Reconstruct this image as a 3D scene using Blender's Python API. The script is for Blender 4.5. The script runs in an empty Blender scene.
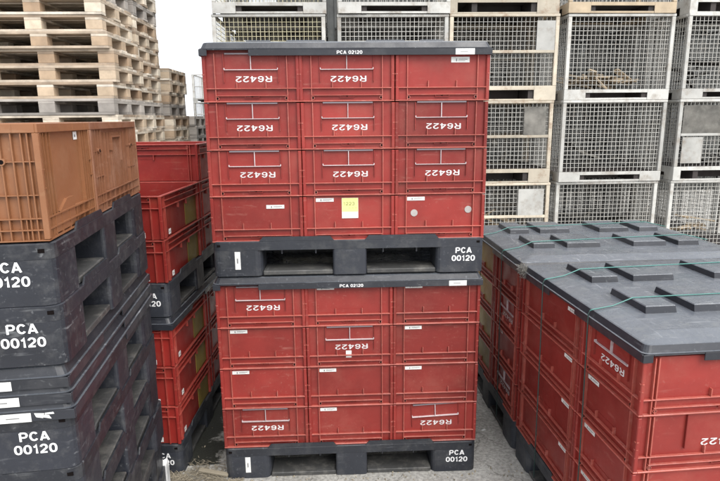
import bpy, bmesh, math, random
from mathutils import Vector, Matrix, Euler
random.seed(7)
PI = math.pi
sc = bpy.context.scene
COL = sc.collection

# ------------------------------------------------------------------ camera
YAW, PITCH, ROLL = 0.042816, 0.210289, -0.009591
CAM = Vector((-0.0554, -2.4745, 1.6836))
fw = Vector((math.sin(YAW)*math.cos(PITCH), math.cos(YAW)*math.cos(PITCH), -math.sin(PITCH)))
rt = Vector((math.cos(YAW), -math.sin(YAW), 0)); upv = rt.cross(fw)
r2 = rt*math.cos(ROLL)+upv*math.sin(ROLL); u2 = -rt*math.sin(ROLL)+upv*math.cos(ROLL)
cd = bpy.data.cameras.new('camera'); cam = bpy.data.objects.new('camera', cd); COL.objects.link(cam)
m3 = Matrix((r2, u2, -fw)).transposed()
cam.matrix_world = Matrix.Translation(CAM) @ m3.to_4x4()
cd.sensor_width = 36; cd.lens = 36*574.06/720; cd.clip_start = 0.05; cd.clip_end = 600
sc.camera = cam

# ------------------------------------------------------------------ light: bright overcast
w = bpy.data.worlds.new('World'); sc.world = w; w.use_nodes = True
nt = w.node_tree; nt.nodes.clear()
out = nt.nodes.new('ShaderNodeOutputWorld'); bg = nt.nodes.new('ShaderNodeBackground')
sky = nt.nodes.new('ShaderNodeTexSky'); sky.sky_type = 'NISHITA'; sky.sun_disc = False
SUN_EL, SUN_ROT = math.radians(50), math.radians(150)
sky.sun_elevation = SUN_EL; sky.sun_rotation = SUN_ROT; sky.dust_density = 4.0; sky.air_density = 1.0
hs = nt.nodes.new('ShaderNodeHueSaturation'); hs.inputs['Saturation'].default_value = 0.12
nt.links.new(sky.outputs[0], hs.inputs['Color'])
cl = nt.nodes.new('ShaderNodeMix'); cl.data_type = 'RGBA'; cl.inputs[0].default_value = .85     # an even layer of bright cloud over the sky
nt.links.new(hs.outputs[0], cl.inputs[6]); cl.inputs[7].default_value = (4.0, 4.15, 4.4, 1); nt.links.new(cl.outputs[2], bg.inputs[0])
bg.inputs[1].default_value = 0.15
nt.links.new(bg.outputs[0], out.inputs[0])
sd = bpy.data.lights.new('sun', 'SUN'); so = bpy.data.objects.new('sun', sd); COL.objects.link(so)
sd.energy = 1.5; sd.angle = math.radians(45); sd.color = (1, .965, .92)
# light comes from behind and above the camera, from its right
d = Vector((math.sin(SUN_ROT)*math.cos(SUN_EL), math.cos(SUN_ROT)*math.cos(SUN_EL), math.sin(SUN_EL)))
so.rotation_euler = d.to_track_quat('Z', 'Y').to_euler(); so.location = (0, -4, 8)
sc.view_settings.view_transform = 'Standard'; sc.view_settings.look = 'None'
sc.view_settings.gamma = 1; sc.view_settings.use_curve_mapping = False
sc.view_settings.exposure = 1.28

# ------------------------------------------------------------------ materials
def mat(name, col, rough=.5, var=.12, dust=None, dust_amt=.0, dust_scale=9, scratch=0, scratch_col=(.35,.36,.38), bump=.0, bscale=60, metal=0, spec=.5, hue=.0, stretch=(1,1,1), island=False):
    m = bpy.data.materials.new(name); m.use_nodes = True; t = m.node_tree; N = t.nodes; L = t.links
    b = N['Principled BSDF']; b.inputs['Roughness'].default_value = rough; b.inputs['Metallic'].default_value = metal
    b.inputs['Specular IOR Level'].default_value = spec
    tc = N.new('ShaderNodeTexCoord'); oi = N.new('ShaderNodeObjectInfo')
    mp = N.new('ShaderNodeMapping'); mp.inputs['Scale'].default_value = stretch
    addv = N.new('ShaderNodeVectorMath'); addv.operation = 'ADD'
    mulv = N.new('ShaderNodeVectorMath'); mulv.operation = 'SCALE'; mulv.inputs['Scale'].default_value = 1.0
    cmb = N.new('ShaderNodeCombineXYZ'); rm = N.new('ShaderNodeMath'); rm.operation = 'MULTIPLY'; rm.inputs[1].default_value = 37.
    L.new(oi.outputs['Random'], rm.inputs[0]); L.new(rm.outputs[0], cmb.inputs[0]); L.new(rm.outputs[0], cmb.inputs[2])
    L.new(tc.outputs['Object'], mp.inputs[0]); L.new(mp.outputs[0], addv.inputs[0]); L.new(cmb.outputs[0], addv.inputs[1])
    vec = addv.outputs[0]
    def noise(s, det=5, r=.6):
        n = N.new('ShaderNodeTexNoise'); n.inputs['Scale'].default_value = s; n.inputs['Detail'].default_value = det
        n.inputs['Roughness'].default_value = r; L.new(vec, n.inputs['Vector']); return n.outputs[0]
    def ramp(src, a, c):
        r = N.new('ShaderNodeMapRange'); r.inputs[1].default_value = a; r.inputs[2].default_value = c; L.new(src, r.inputs[0]); return r.outputs[0]
    def mix(fac, A, B, blend='MIX'):
        x = N.new('ShaderNodeMix'); x.data_type = 'RGBA'; x.blend_type = blend
        if isinstance(fac, (int, float)): x.inputs[0].default_value = fac
        else: L.new(fac, x.inputs[0])
        for i, v in ((6, A), (7, B)):
            if isinstance(v, tuple): x.inputs[i].default_value = (*v, 1)
            else: L.new(v, x.inputs[i])
        return x.outputs[2]
    n1 = noise(5.0)
    lo = tuple(c*(1-var) for c in col); hi = tuple(min(1, c*(1+var)) for c in col)
    c = mix(ramp(n1, .3, .7), lo, hi)
    # a little difference from one object (or one board) to the next
    rnd = oi.outputs['Random']
    if island:
        g = N.new('ShaderNodeNewGeometry'); am = N.new('ShaderNodeMath'); am.operation = 'ADD'
        L.new(g.outputs['Random Per Island'], am.inputs[0]); L.new(oi.outputs['Random'], am.inputs[1])
        fr = N.new('ShaderNodeMath'); fr.operation = 'FRACT'; L.new(am.outputs[0], fr.inputs[0]); rnd = fr.outputs[0]
    h = N.new('ShaderNodeHueSaturation'); L.new(c, h.inputs['Color'])
    mr = N.new('ShaderNodeMapRange'); mr.inputs[3].default_value = 1-var*1.3; mr.inputs[4].default_value = 1+var*1.3; L.new(rnd, mr.inputs[0]); L.new(mr.outputs[0], h.inputs['Value'])
    if hue:
        mh = N.new('ShaderNodeMapRange'); mh.inputs[3].default_value = .5-hue; mh.inputs[4].default_value = .5+hue; L.new(rnd, mh.inputs[0]); L.new(mh.outputs[0], h.inputs['Hue'])
        ms = N.new('ShaderNodeMapRange'); ms.inputs[3].default_value = 1.25; ms.inputs[4].default_value = .55; L.new(rnd, ms.inputs[0]); L.new(ms.outputs[0], h.inputs['Saturation'])
    c = h.outputs[0]
    if dust:
        c = mix(mul(N, L, ramp(noise(dust_scale, 8, .7), .5, .78), dust_amt), c, dust)
    if scratch:
        # short fine scuffs: a thresholded wave of noise, in two directions
        for sx in ((60, 6, 60), (7, 60, 45)):
            mp2 = N.new('ShaderNodeMapping'); mp2.inputs['Scale'].default_value = sx; mp2.inputs['Rotation'].default_value = (.2, .5, .3*sx[0]); L.new(vec, mp2.inputs[0])
            n = N.new('ShaderNodeTexNoise'); n.inputs['Scale'].default_value = 1.3; n.inputs['Detail'].default_value = 3; L.new(mp2.outputs[0], n.inputs['Vector'])
            pm = N.new('ShaderNodeMath'); pm.operation = 'MULTIPLY'; L.new(ramp(n.outputs[0], .62, .74), pm.inputs[0]); L.new(ramp(noise(3.1, 4), .42, .66), pm.inputs[1])
            c = mix(mul(N, L, pm.outputs[0], scratch), c, scratch_col)
    L.new(c, b.inputs['Base Color'])
    rr = N.new('ShaderNodeMapRange'); rr.inputs[1].default_value = .3; rr.inputs[2].default_value = .7
    rr.inputs[3].default_value = max(.05, rough-.1); rr.inputs[4].default_value = min(1, rough+.12); L.new(noise(13), rr.inputs[0]); L.new(rr.outputs[0], b.inputs['Roughness'])
    if bump:
        bp = N.new('ShaderNodeBump'); bp.inputs['Strength'].default_value = bump; bp.inputs['Distance'].default_value = .004
        L.new(noise(bscale, 6), bp.inputs['Height']); L.new(bp.outputs[0], b.inputs['Normal'])
    return m
def mul(N, L, s, k):
    x = N.new('ShaderNodeMath'); x.operation = 'MULTIPLY'; x.inputs[1].default_value = k; L.new(s, x.inputs[0]); return x.outputs[0]

M = {}
M['red'] = mat('red_plastic', (.232, .027, .022), .40, .17, (.30, .095, .07), .55, 3.5, .35, (.42, .2, .16), .08, 25, spec=.38, hue=.0)
M['red_side'] = mat('red_plastic_deep', (.225, .020, .016), .42, .16, (.26, .085, .05), .5, 7, .15, (.5, .25, .2), .08, 25, spec=.35)
M['red_worn'] = mat('highlit_scuffed_red_rib', (.35, .080, .06), .35, .12, (.5, .25, .22), .5, 30)  # lightened for the ribs' pinkish highlights as well as for scuffs
M['red_side_worn'] = mat('highlit_scuffed_deep_red_rib', (.28, .042, .032), .35, .12, (.5, .2, .15), .5, 30)  # deeper red ribs, with highlight and scuffing both in the colour
M['olive'] = mat('olive_plastic', (.28, .21, .04), .5, .25, (.16, .08, .03), .6, 6, .1)  # olive colour of the side panels along the lanes
M['brown'] = mat('brown_plastic', (.22, .092, .040), .42, .10, (.34, .20, .12), .4, 8, .15, (.5, .33, .2), .08, 25)
M['brown_dull'] = mat('dull_brown_plastic', (.225, .095, .048), .45, .10, (.36, .22, .16), .5, 8, .15, (.5, .33, .25), .08, 25)
M['black'] = mat('dark_grey_plastic', (.025, .028, .036), .48, .16, (.13, .13, .125), .45, 11, .3, (.24, .25, .27), .25, 45)
M['dusty'] = mat('dusty_dark_plastic', (.052, .052, .051), .6, .2, (.2, .19, .17), .8, 12, .3, (.3, .3, .3), .3, 45)
M['black_worn'] = mat('worn_dark_plastic', (.018, .020, .027), .42, .2, (.11, .11, .11), .55, 18, .45, (.30, .31, .32), .35, 45)
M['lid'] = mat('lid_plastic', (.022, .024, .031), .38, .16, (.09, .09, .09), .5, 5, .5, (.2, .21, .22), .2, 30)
M['lid_top'] = mat('sky_sheen_lid_top', (.095, .104, .120), .25, .12, (.22, .22, .21), .45, 26, .7, (.40, .41, .43), .3, 60)  # paler than the lid sides: sky sheen put into the colour, plus wear
M['white'] = mat('white_print', (.80, .80, .80), .5, .04)
M['holder'] = mat('pale_holder', (.56, .49, .50), .4, .14, (.35, .12, .10), .6, 60)
M['bar'] = mat('grey_bar', (.20, .18, .20), .35, .06)
M['paper'] = mat('paper_label', (.74, .74, .72), .6, .06, (.4, .4, .38), .5, 60)
M['ink'] = mat('ink', (.22, .22, .22), .6, .1)
M['yellow'] = mat('yellow_paper', (.74, .75, .28), .6, .05)
M['disc'] = mat('metal_disc', (.45, .42, .40), .35, .15, (.25, .2, .18), .5, 80, metal=.4)
M['hole'] = mat('hole_dark', (.008, .006, .006), .9, .05, spec=.05)
M['wood'] = mat('weathered_wood', (.47, .385, .29), .8, .3, (.17, .145, .12), .9, 7, 0, bump=.3, bscale=70, hue=.012, island=True)
M['block'] = mat('wood_block', (.52, .405, .28), .8, .3, (.28, .23, .18), .5, 9, 0, bump=.3, bscale=80, hue=.015, island=True)
M['wood_grey'] = mat('grey_wood', (.34, .31, .28), .85, .25, (.18, .165, .15), .7, 6, 0, bump=.3, bscale=70, island=True)
M['cage'] = mat('pale_painted_steel', (.44, .435, .41), .55, .16, (.17, .12, .075), .9, 7, 0, metal=.1)
M['cage_rust'] = mat('beige_rusty_steel', (.45, .40, .32), .6, .16, (.20, .10, .045), 1.0, 8, 0, metal=.1)
M['wire'] = mat('galvanised_wire', (.52, .51, .475), .5, .12, (.25, .16, .09), .5, 10, metal=.2)
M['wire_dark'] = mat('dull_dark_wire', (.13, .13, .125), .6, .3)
M['wire_y'] = mat('yellowed_wire', (.54, .50, .34), .5, .12, (.25, .16, .09), .6, 10, metal=.2)
M['slot'] = mat('dark_bar', (.035, .028, .026), .7, .2)
M['tan'] = mat('tan_board', (.45, .36, .25), .8, .2, (.3, .22, .15), .6, 8, 0, bump=.2)
M['scrap'] = mat('dark_scrap', (.09, .085, .075), .6, .6, (.25, .25, .22), .5, 14, 0, island=True)
M['cord'] = mat('teal_cord', (.05, .20, .175), .35, .12, spec=.7)
M['cord_shaded'] = mat('shaded_cord', (.03, .06, .055), .5, .12)  # darker copy for the side run, shade painted into its colour
M['straw'] = mat('straw', (.27, .235, .175), .8, .25, island=True)
M['tuft'] = mat('grey_fibre', (.22, .21, .19), .8, .25, island=True)
M['print'] = mat('worn_white_print', (.66, .64, .64), .5, .06, (.32, .09, .07), .75, 95)
M['ink_dark'] = mat('dark_ink', (.10, .10, .08), .6, .1)
M['film'] = mat('plastic_film', (.62, .62, .62), .3, .06)
M['wall'] = mat('dark_backdrop', (.05, .052, .05), .7, .2, (.1, .1, .08), .5, 3)

def ground_mat():
    m = bpy.data.materials.new('concrete_ground'); m.use_nodes = True; t = m.node_tree; N = t.nodes; L = t.links; b = N['Principled BSDF']
    tc = N.new('ShaderNodeTexCoord')
    def noise(s, det=8, r=.65, dist=0):
        n = N.new('ShaderNodeTexNoise'); n.inputs['Scale'].default_value = s; n.inputs['Detail'].default_value = det; n.inputs['Roughness'].default_value = r
        n.inputs['Distortion'].default_value = dist; L.new(tc.outputs['Object'], n.inputs['Vector']); return n.outputs[0]
    def rp(src, st):
        r = N.new('ShaderNodeValToRGB'); e = r.color_ramp.elements
        e[0].position, e[0].color = st[0][0], (*st[0][1], 1); e[1].position, e[1].color = st[-1][0], (*st[-1][1], 1)
        for p, c in st[1:-1]: x = e.new(p); x.color = (*c, 1)
        L.new(src, r.inputs[0]); return r.outputs[0]
    def mx(f, a, c, bt='MIX'):
        x = N.new('ShaderNodeMix'); x.data_type = 'RGBA'; x.blend_type = bt
        if isinstance(f, float): x.inputs[0].default_value = f
        else: L.new(f, x.inputs[0])
        L.new(a, x.inputs[6])
        if isinstance(c, tuple): x.inputs[7].default_value = (*c, 1)
        else: L.new(c, x.inputs[7])
        return x.outputs[2]
    base = rp(noise(2.2), [(.3, (.40, .39, .37)), (.7, (.53, .52, .49))])
    fine = rp(noise(60, 4), [(.35, (.62, .62, .62)), (.62, (1.1, 1.1, 1.1))])
    c = mx(1.0, base, fine, 'MULTIPLY')
    vor = N.new('ShaderNodeTexVoronoi'); vor.inputs['Scale'].default_value = 85; L.new(tc.outputs['Object'], vor.inputs['Vector'])
    spk = rp(vor.outputs['Color'], [(.0, (.75, .75, .75)), (.9, (1.0, 1.0, 1.0)), (1, (1.5, 1.48, 1.4))])
    c = mx(.6, c, spk, 'MULTIPLY')
    c = mx(1.0, c, rp(noise(.9, 7, .7, 1.5), [(.40, (.70, .69, .67)), (.60, (1.05, 1.05, 1.04))]), 'MULTIPLY')
    cr = N.new('ShaderNodeTexVoronoi'); cr.feature = 'DISTANCE_TO_EDGE'; cr.inputs['Scale'].default_value = 1.7
    wv = N.new('ShaderNodeVectorMath'); wv.operation = 'ADD'; nz = N.new('ShaderNodeTexNoise'); nz.inputs['Scale'].default_value = 5; nz.inputs['Detail'].default_value = 6
    L.new(tc.outputs['Object'], nz.inputs['Vector']); sc_ = N.new('ShaderNodeVectorMath'); sc_.operation = 'SCALE'; sc_.inputs['Scale'].default_value = .35; L.new(nz.outputs[1], sc_.inputs[0])
    L.new(tc.outputs['Object'], wv.inputs[0]); L.new(sc_.outputs[0], wv.inputs[1]); L.new(wv.outputs[0], cr.inputs['Vector'])
    c = mx(1.0, c, rp(cr.outputs['Distance'], [(.0, (.45, .44, .42)), (.007, (1, 1, 1))]), 'MULTIPLY')
    # damp, mossy stain along the lane between the left and the centre stacks
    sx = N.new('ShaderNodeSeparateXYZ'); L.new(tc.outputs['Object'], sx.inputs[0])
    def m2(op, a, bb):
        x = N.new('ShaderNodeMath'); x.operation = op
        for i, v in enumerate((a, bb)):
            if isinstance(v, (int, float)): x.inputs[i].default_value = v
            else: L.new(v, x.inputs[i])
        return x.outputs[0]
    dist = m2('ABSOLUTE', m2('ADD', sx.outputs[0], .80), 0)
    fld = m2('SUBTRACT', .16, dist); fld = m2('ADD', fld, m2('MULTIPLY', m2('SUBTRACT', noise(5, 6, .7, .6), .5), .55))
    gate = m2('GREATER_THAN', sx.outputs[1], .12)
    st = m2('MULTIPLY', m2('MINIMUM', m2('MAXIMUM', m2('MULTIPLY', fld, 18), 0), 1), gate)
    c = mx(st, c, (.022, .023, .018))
    L.new(c, b.inputs['Base Color'])
    rg = N.new('ShaderNodeMapRange'); rg.inputs[3].default_value = .88; rg.inputs[4].default_value = .55; L.new(st, rg.inputs[0]); L.new(rg.outputs[0], b.inputs['Roughness'])
    bp = N.new('ShaderNodeBump'); bp.inputs['Strength'].default_value = .5; bp.inputs['Distance'].default_value = .006; L.new(noise(75, 6), bp.inputs['Height']); L.new(bp.outputs[0], b.inputs['Normal'])
    return m
M['ground'] = ground_mat()

# ------------------------------------------------------------------ mesh helpers
class MB:
    def __init__(s): s.v = []; s.f = []; s.m = []; s.mats = []
    def mi(s, k):
        if k not in s.mats: s.mats.append(k)
        return s.mats.index(k)
    def raw(s, vs, fs, k):
        o = len(s.v); i = s.mi(k); s.v += [tuple(v) for v in vs]; s.f += [tuple(o+a for a in f) for f in fs]; s.m += [i]*len(fs)
    def box(s, x0, x1, y0, y1, z0, z1, k, bv=0, mtx=None):
        if bv:
            bm = bmesh.new(); bmesh.ops.create_cube(bm, size=1)
            for v in bm.verts: v.co = Vector(((x0+x1)/2+v.co.x*(x1-x0), (y0+y1)/2+v.co.y*(y1-y0), (z0+z1)/2+v.co.z*(z1-z0)))
            bmesh.ops.bevel(bm, geom=bm.edges[:], offset=bv, segments=1, affect='EDGES', clamp_overlap=True)
            bm.verts.index_update(); vs = [v.co.copy() for v in bm.verts]; fs = [[v.index for v in f.verts] for f in bm.faces]; bm.free()
        else:
            vs = [Vector((x, y, z)) for z in (z0, z1) for y in (y0, y1) for x in (x0, x1)]
            fs = [(0, 2, 3, 1), (4, 5, 7, 6), (0, 1, 5, 4), (2, 6, 7, 3), (0, 4, 6, 2), (1, 3, 7, 5)]
        if mtx: vs = [mtx @ v for v in vs]
        s.raw(vs, fs, k)
    def prism(s, poly, z0, z1, k, inset=0, cham=0):
        # vertical prism over a polygon (ccw), its top edge chamfered by cham
        n = len(poly); cx = sum(p[0] for p in poly)/n; cy = sum(p[1] for p in poly)/n
        def shrink(a):
            return [(p[0]-math.copysign(min(a, abs(p[0]-cx)), p[0]-cx), p[1]-math.copysign(min(a, abs(p[1]-cy)), p[1]-cy)) for p in poly]
        rings = [[(x, y, z0) for x, y in poly], [(x, y, z1-cham) for x, y in poly]]
        if cham: rings.append([(x, y, z1) for x, y in shrink(cham)])
        vs = [v for r in rings for v in r]; fs = [tuple(reversed(range(n)))]
        for j in range(len(rings)-1):
            for i in range(n): a = j*n+i; b = j*n+(i+1) % n; fs.append((a, b, b+n, a+n))
        fs.append(tuple(range((len(rings)-1)*n, len(rings)*n))); s.raw(vs, fs, k)
    def tube(s, pts, r, k, n=6):
        pts = [Vector(p) for p in pts]; rings = []
        for i, p in enumerate(pts):
            t = (pts[min(i+1, len(pts)-1)]-pts[max(i-1, 0)]).normalized(); a = t.cross(Vector((0.13, .2, 1))).normalized() if abs(t.z) < .95 else t.cross(Vector((1, 0, 0))).normalized(); b = t.cross(a)
            rings.append([p+a*math.cos(2*PI*j/n)*r+b*math.sin(2*PI*j/n)*r for j in range(n)])
        vs = [v for q in rings for v in q]; fs = [(i*n+j, i*n+(j+1) % n, (i+1)*n+(j+1) % n, (i+1)*n+j) for i in range(len(pts)-1) for j in range(n)]
        fs += [tuple(range(n)), tuple(reversed(range((len(pts)-1)*n, len(pts)*n)))]; s.raw(vs, fs, k)
    def disc(s, c, axis, r, h, k, n=14):
        c = Vector(c); a = Vector(axis).normalized(); s.tube([c, c+a*h], r, k, n)
    def mesh(s, name, smooth=False):
        me = bpy.data.meshes.new(name); me.from_pydata(s.v, [], s.f)
        for k in s.mats: me.materials.append(M[k])
        me.polygons.foreach_set('material_index', s.m)
        bm = bmesh.new(); bm.from_mesh(me); bmesh.ops.delete(bm, geom=[v for v in bm.verts if not v.link_faces], context='VERTS'); bmesh.ops.remove_doubles(bm, verts=bm.verts[:], dist=1e-6); bmesh.ops.recalc_face_normals(bm, faces=bm.faces[:]); bm.to_mesh(me); bm.free()
        if smooth: me.polygons.foreach_set('use_smooth', [True]*len(me.polygons))
        me.update(); return me
def rrect(x0, x1, y0, y1, r, seg=4):
    P = []
    for cx, cy, a0 in ((x1-r, y0+r, -PI/2), (x1-r, y1-r, 0), (x0+r, y1-r, PI/2), (x0+r, y0+r, PI)):
        for i in range(seg+1): a = a0+PI/2*i/seg; P.append((cx+r*math.cos(a), cy+r*math.sin(a)))
    return P
def link(name, me, parent=None, mtx=None, label=None):
    o = bpy.data.objects.new(name, me); COL.objects.link(o)
    if parent: o.parent = parent
    if mtx is not None: o.matrix_local = mtx
    if label: o['label'] = label
    return o
def thing(name, label, cat, loc=(0, 0, 0), rot=(0, 0, 0), group=None):
    o = bpy.data.objects.new(name, None); COL.objects.link(o); o.empty_display_size = .1
    o.location = loc; o.rotation_euler = rot; o['label'] = label; o['category'] = cat; o['kind'] = 'thing'
    if group: o['group'] = group
    return o
def tag(o, label=None, cat=None, group=None, kind='thing'):
    if label: o['label'] = label
    if cat: o['category'] = cat
    if group: o['group'] = group
    o['kind'] = kind; return o
_tc = {}
def arc(cx, cy, rx, ry, a0, a1, n=14, p=2.0):
    P = []
    for i in range(n+1):
        a = math.radians(a0+(a1-a0)*i/n); c, q = math.cos(a), math.sin(a)
        P.append((cx+rx*math.copysign(abs(c)**(2/p), c), cy+ry*math.copysign(abs(q)**(2/p), q)))
    return P
# centre lines of grotesque letters in a box .60 wide and 1 high (minus the pen width)
GL = {
 '0': (.60, [arc(.30, .5, .225, .425, 90, 450, 28, 2.3)], True), '1': (.42, [[(.06, .72), (.18, .76), (.27, .925), (.27, 0)]], False),
 '2': (.60, [arc(.30, .67, .215, .255, 170, -28, 14)+[(.09, .13), (.09, .075), (.535, .075)]], False),
 '3': (.60, [arc(.29, .70, .20, .225, 160, -80, 12), arc(.29, .285, .225, .21, 85, -165, 14)], False),
 '4': (.62, [[(.60, .27), (.07, .27), (.07, .31), (.42, .90)], [(.43, 0), (.43, 1)]], False),
 '6': (.60, [arc(.30, .30, .215, .225, 90, 450, 22), arc(.315, .50, .23, .425, 28, 200, 16)], False),
 'R': (.70, [[(.10, 0), (.10, .925)], [(.10, .925), (.40, .925)]+arc(.40, .705, .20, .22, 90, -90, 10)+[(.10, .485)], [(.40, .48), (.60, 0)]], False),
 'P': (.66, [[(.10, 0), (.10, .925)], [(.10, .925), (.38, .925)]+arc(.38, .68, .21, .245, 90, -90, 10)+[(.10, .435)]], False),
 'C': (.70, [arc(.36, .5, .265, .425, 38, 322, 22)], False),
 'A': (.70, [[(.06, 0), (.35, .97)], [(.35, .97), (.64, 0)], [(.17, .27), (.53, .27)]], False), ' ': (.32, [], False)}
def text_mesh(lines, h, sx=1.0, pen=.16, k='white', space=.10, lh=1.42):
    """block lettering, h = capital height; each line centred, the first line's foot at y = 0 for one line, lines around 0 for two"""
    key = (tuple(lines), h, sx, pen, k)
    if key in _tc: return _tc[key]
    b = MB(); n_l = len(lines); lay = 0
    for li, ln in enumerate(lines):
        W = sum(GL[c][0]+space for c in ln)-space; x = -W/2; y0 = (n_l-1)*lh*.5-li*lh-(.0 if n_l == 1 else .5)
        for c in ln:
            w_, strokes, closed = GL[c]
            for si, st in enumerate(strokes):
                pts = st; m = len(pts); L_, R_ = [], []
                for i, p in enumerate(pts):
                    if closed: a = pts[(i-1) % (m-1)] if i > 0 else pts[m-2]; c2 = pts[(i+1) % (m-1)] if i < m-1 else pts[1]
                    else: a = pts[max(i-1, 0)]; c2 = pts[min(i+1, m-1)]
                    d1 = Vector((p[0]-a[0], p[1]-a[1])); d2 = Vector((c2[0]-p[0], c2[1]-p[1]))
                    if d1.length < 1e-6: d1 = d2
                    if d2.length < 1e-6: d2 = d1
                    d1.normalize(); d2.normalize(); t = (d1+d2); t = t.normalized() if t.length > .2 else d1
                    nrm = Vector((-t.y, t.x)); q = pen/2/max(.55, nrm.dot(Vector((-d1.y, d1.x))))
                    L_.append((p[0]+nrm.x*q, p[1]+nrm.y*q)); R_.append((p[0]-nrm.x*q, p[1]-nrm.y*q))
                z = .0005+.00006*(lay % 4); lay += 1
                T = lambda q: ((x+q[0])*h*sx, (y0+q[1])*h)
                vs = [(*T(q), z) for q in L_]+[(*T(q), z) for q in R_]+[(*T(q), 0) for q in L_]+[(*T(q), 0) for q in R_]
                fs = []
                for i in range(m-1):
                    fs += [(i, i+1, m+i+1, m+i), (2*m+i, 2*m+i+1, i+1, i), (m+i, m+i+1, 3*m+i+1, 3*m+i)]
                if not closed: fs += [(0, m, 3*m, 2*m), (m-1, 2*m-1, 4*m-1, 3*m-1)]
                b.raw(vs, fs, k)
            x += w_+space
    me = b.mesh('lettering'); _tc[key] = me; return me
def face_mtx(ang, off, x=0, z=0):
    # frame of a vertical face whose outward normal is -y rotated by ang: local x right, y up, z out
    R = Matrix.Rotation(ang, 4, 'Z')
    F = Matrix(((1, 0, 0, x), (0, 0, -1, -off), (0, 1, 0, z), (0, 0, 0, 1)))
    return R @ F

# ------------------------------------------------------------------ crate (local: standing on its base, 396 x 594 x 199)
HC = .1989
def crate_face(b, ang, half, off, k, long):
    """ribs on one outer face; half = half width of the face, off = distance of the outer plane"""
    R = Matrix.Rotation(ang, 4, 'Z')
    def B(x0, x1, d0, d1, z0, z1, kk=k, bv=0): b.box(x0, x1, -(off-d0), -(off-d1), z0, z1, kk, bv, R)   # d = depth behind the outer plane
    D = .0125; kw = k+'_worn'  # kw: paler rib colour, painted highlight plus wear
    zt = HC-.006
    for s in (-1, 1):
        B(*(sorted((s*(half-.0003), s*(half-(.0128 if long else .0148))))), .0012, D+.001, .0046 if long else .004, zt, bv=.0015)       # corner post
        for xr in ([half-.055, half-.042] if long else [half-.051]):
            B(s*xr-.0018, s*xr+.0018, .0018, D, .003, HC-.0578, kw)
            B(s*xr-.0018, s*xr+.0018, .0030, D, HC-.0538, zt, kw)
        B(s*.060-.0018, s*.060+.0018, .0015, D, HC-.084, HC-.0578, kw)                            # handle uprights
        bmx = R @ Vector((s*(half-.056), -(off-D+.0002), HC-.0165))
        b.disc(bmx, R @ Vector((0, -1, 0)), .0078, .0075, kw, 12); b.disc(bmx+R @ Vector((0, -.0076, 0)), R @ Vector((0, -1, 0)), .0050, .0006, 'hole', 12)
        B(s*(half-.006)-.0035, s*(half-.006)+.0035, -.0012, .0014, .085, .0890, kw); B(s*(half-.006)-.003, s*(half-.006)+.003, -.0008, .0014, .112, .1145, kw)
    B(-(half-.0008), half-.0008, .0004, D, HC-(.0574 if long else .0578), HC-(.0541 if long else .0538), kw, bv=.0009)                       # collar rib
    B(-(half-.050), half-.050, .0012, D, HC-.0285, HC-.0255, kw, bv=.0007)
    B(-.03, .03, .0045, D, HC-.020, HC-.0178); B(-.030, -.0275, .0035, D, HC-.0255, HC-.020); B(.0275, .030, .0035, D, HC-.0255, HC-.020)
    bmx = R @ Vector((0, -(off-D+.0002), HC-.0220)); b.disc(bmx, R @ Vector((0, -1, 0)), .0035, .004, 'hole', 8)
    B(-.058, .058, D-.0018, D+.0004, HC-.080, HC-.0580)                                       # grip recess plate
_cm = {}; _rl = {}
def crate_meshes(k):
    if k in _cm: return _cm[k]
    X, Y, D = .1994, .2985, .0125
    b = MB()
    b.box(-X+D, X-D, -Y+D, -Y+D+.003, .003, HC-.006, k); b.box(-X+D, X-D, Y-D-.003, Y-D, .003, HC-.006, k)
    b.box(-X+D, -X+D+.003, -Y+D+.003, Y-D-.003, .003, HC-.006, k); b.box(X-D-.003, X-D, -Y+D+.003, Y-D-.003, .003, HC-.006, k)
    b.box(-X+D+.003, X-D-.003, -Y+D+.003, Y-D-.003, .004, .009, k); b.box(-X+D+.006, X-D-.006, -Y+D+.006, Y-D-.006, -.0125, .0045, k)
    for a, h, o, lg in ((0, X, Y, False), (PI, X, Y, False), (PI/2, Y, X, True), (-PI/2, Y, X, True)): crate_face(b, a, h, o, k, lg)
    body = b.mesh('body')
    r = MB(); z0, z1 = HC-.006, HC-.0005
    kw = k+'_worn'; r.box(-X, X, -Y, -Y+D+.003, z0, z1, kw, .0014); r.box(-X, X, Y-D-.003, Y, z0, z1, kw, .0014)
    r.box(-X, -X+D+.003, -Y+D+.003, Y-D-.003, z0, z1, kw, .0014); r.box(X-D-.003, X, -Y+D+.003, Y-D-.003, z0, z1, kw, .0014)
    rim = r.mesh('rim')
    h = MB()                                                           # card holder, in face coordinates (x right, y up, z out)
    for s in (-1, 1):
        h.box(s*.112-.0012, s*.112+.0012, .004, .118, 0, .0075, k); h.box(s*.110-.0016, s*.110+.0016, .0600, .0665, 0, .0090, 'holder')
    h.box(-.110, .110, .0660, .0682, 0, .0095, 'holder'); h.box(-.0013, .0013, .006, .0660, 0, .0090, 'holder')
    h.box(-.105, .105, .0012, .0062, 0, .010, 'bar')
    hold = h.mesh('card_holder')
    h = MB()
    for s in (-1, 1): h.box(s*.128-.0016, s*.128+.0016, .004, .122, 0, .0085, k)
    hold2 = h.mesh('label_rail')
    s = MB(); s.box(-.039, .039, -.008, .008, 0, .0008, 'paper'); s.box(.014, .019, -.003, .005, .0008, .0011, 'ink'); s.box(-.030, .008, -.0022, .0000, .0008, .0011, 'ink'); s.box(-.020, .010, .0025, .0038, .0008, .0011, 'ink')
    st = s.mesh('sticker')
    p = MB(); p.box(-.235, .235, .006, HC-.060, 0, .0012, 'olive'); pan = p.mesh('side_panel')
    _cm[k] = (body, rim, hold, st, pan); _rl[k] = hold2; return _cm[k]
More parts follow.
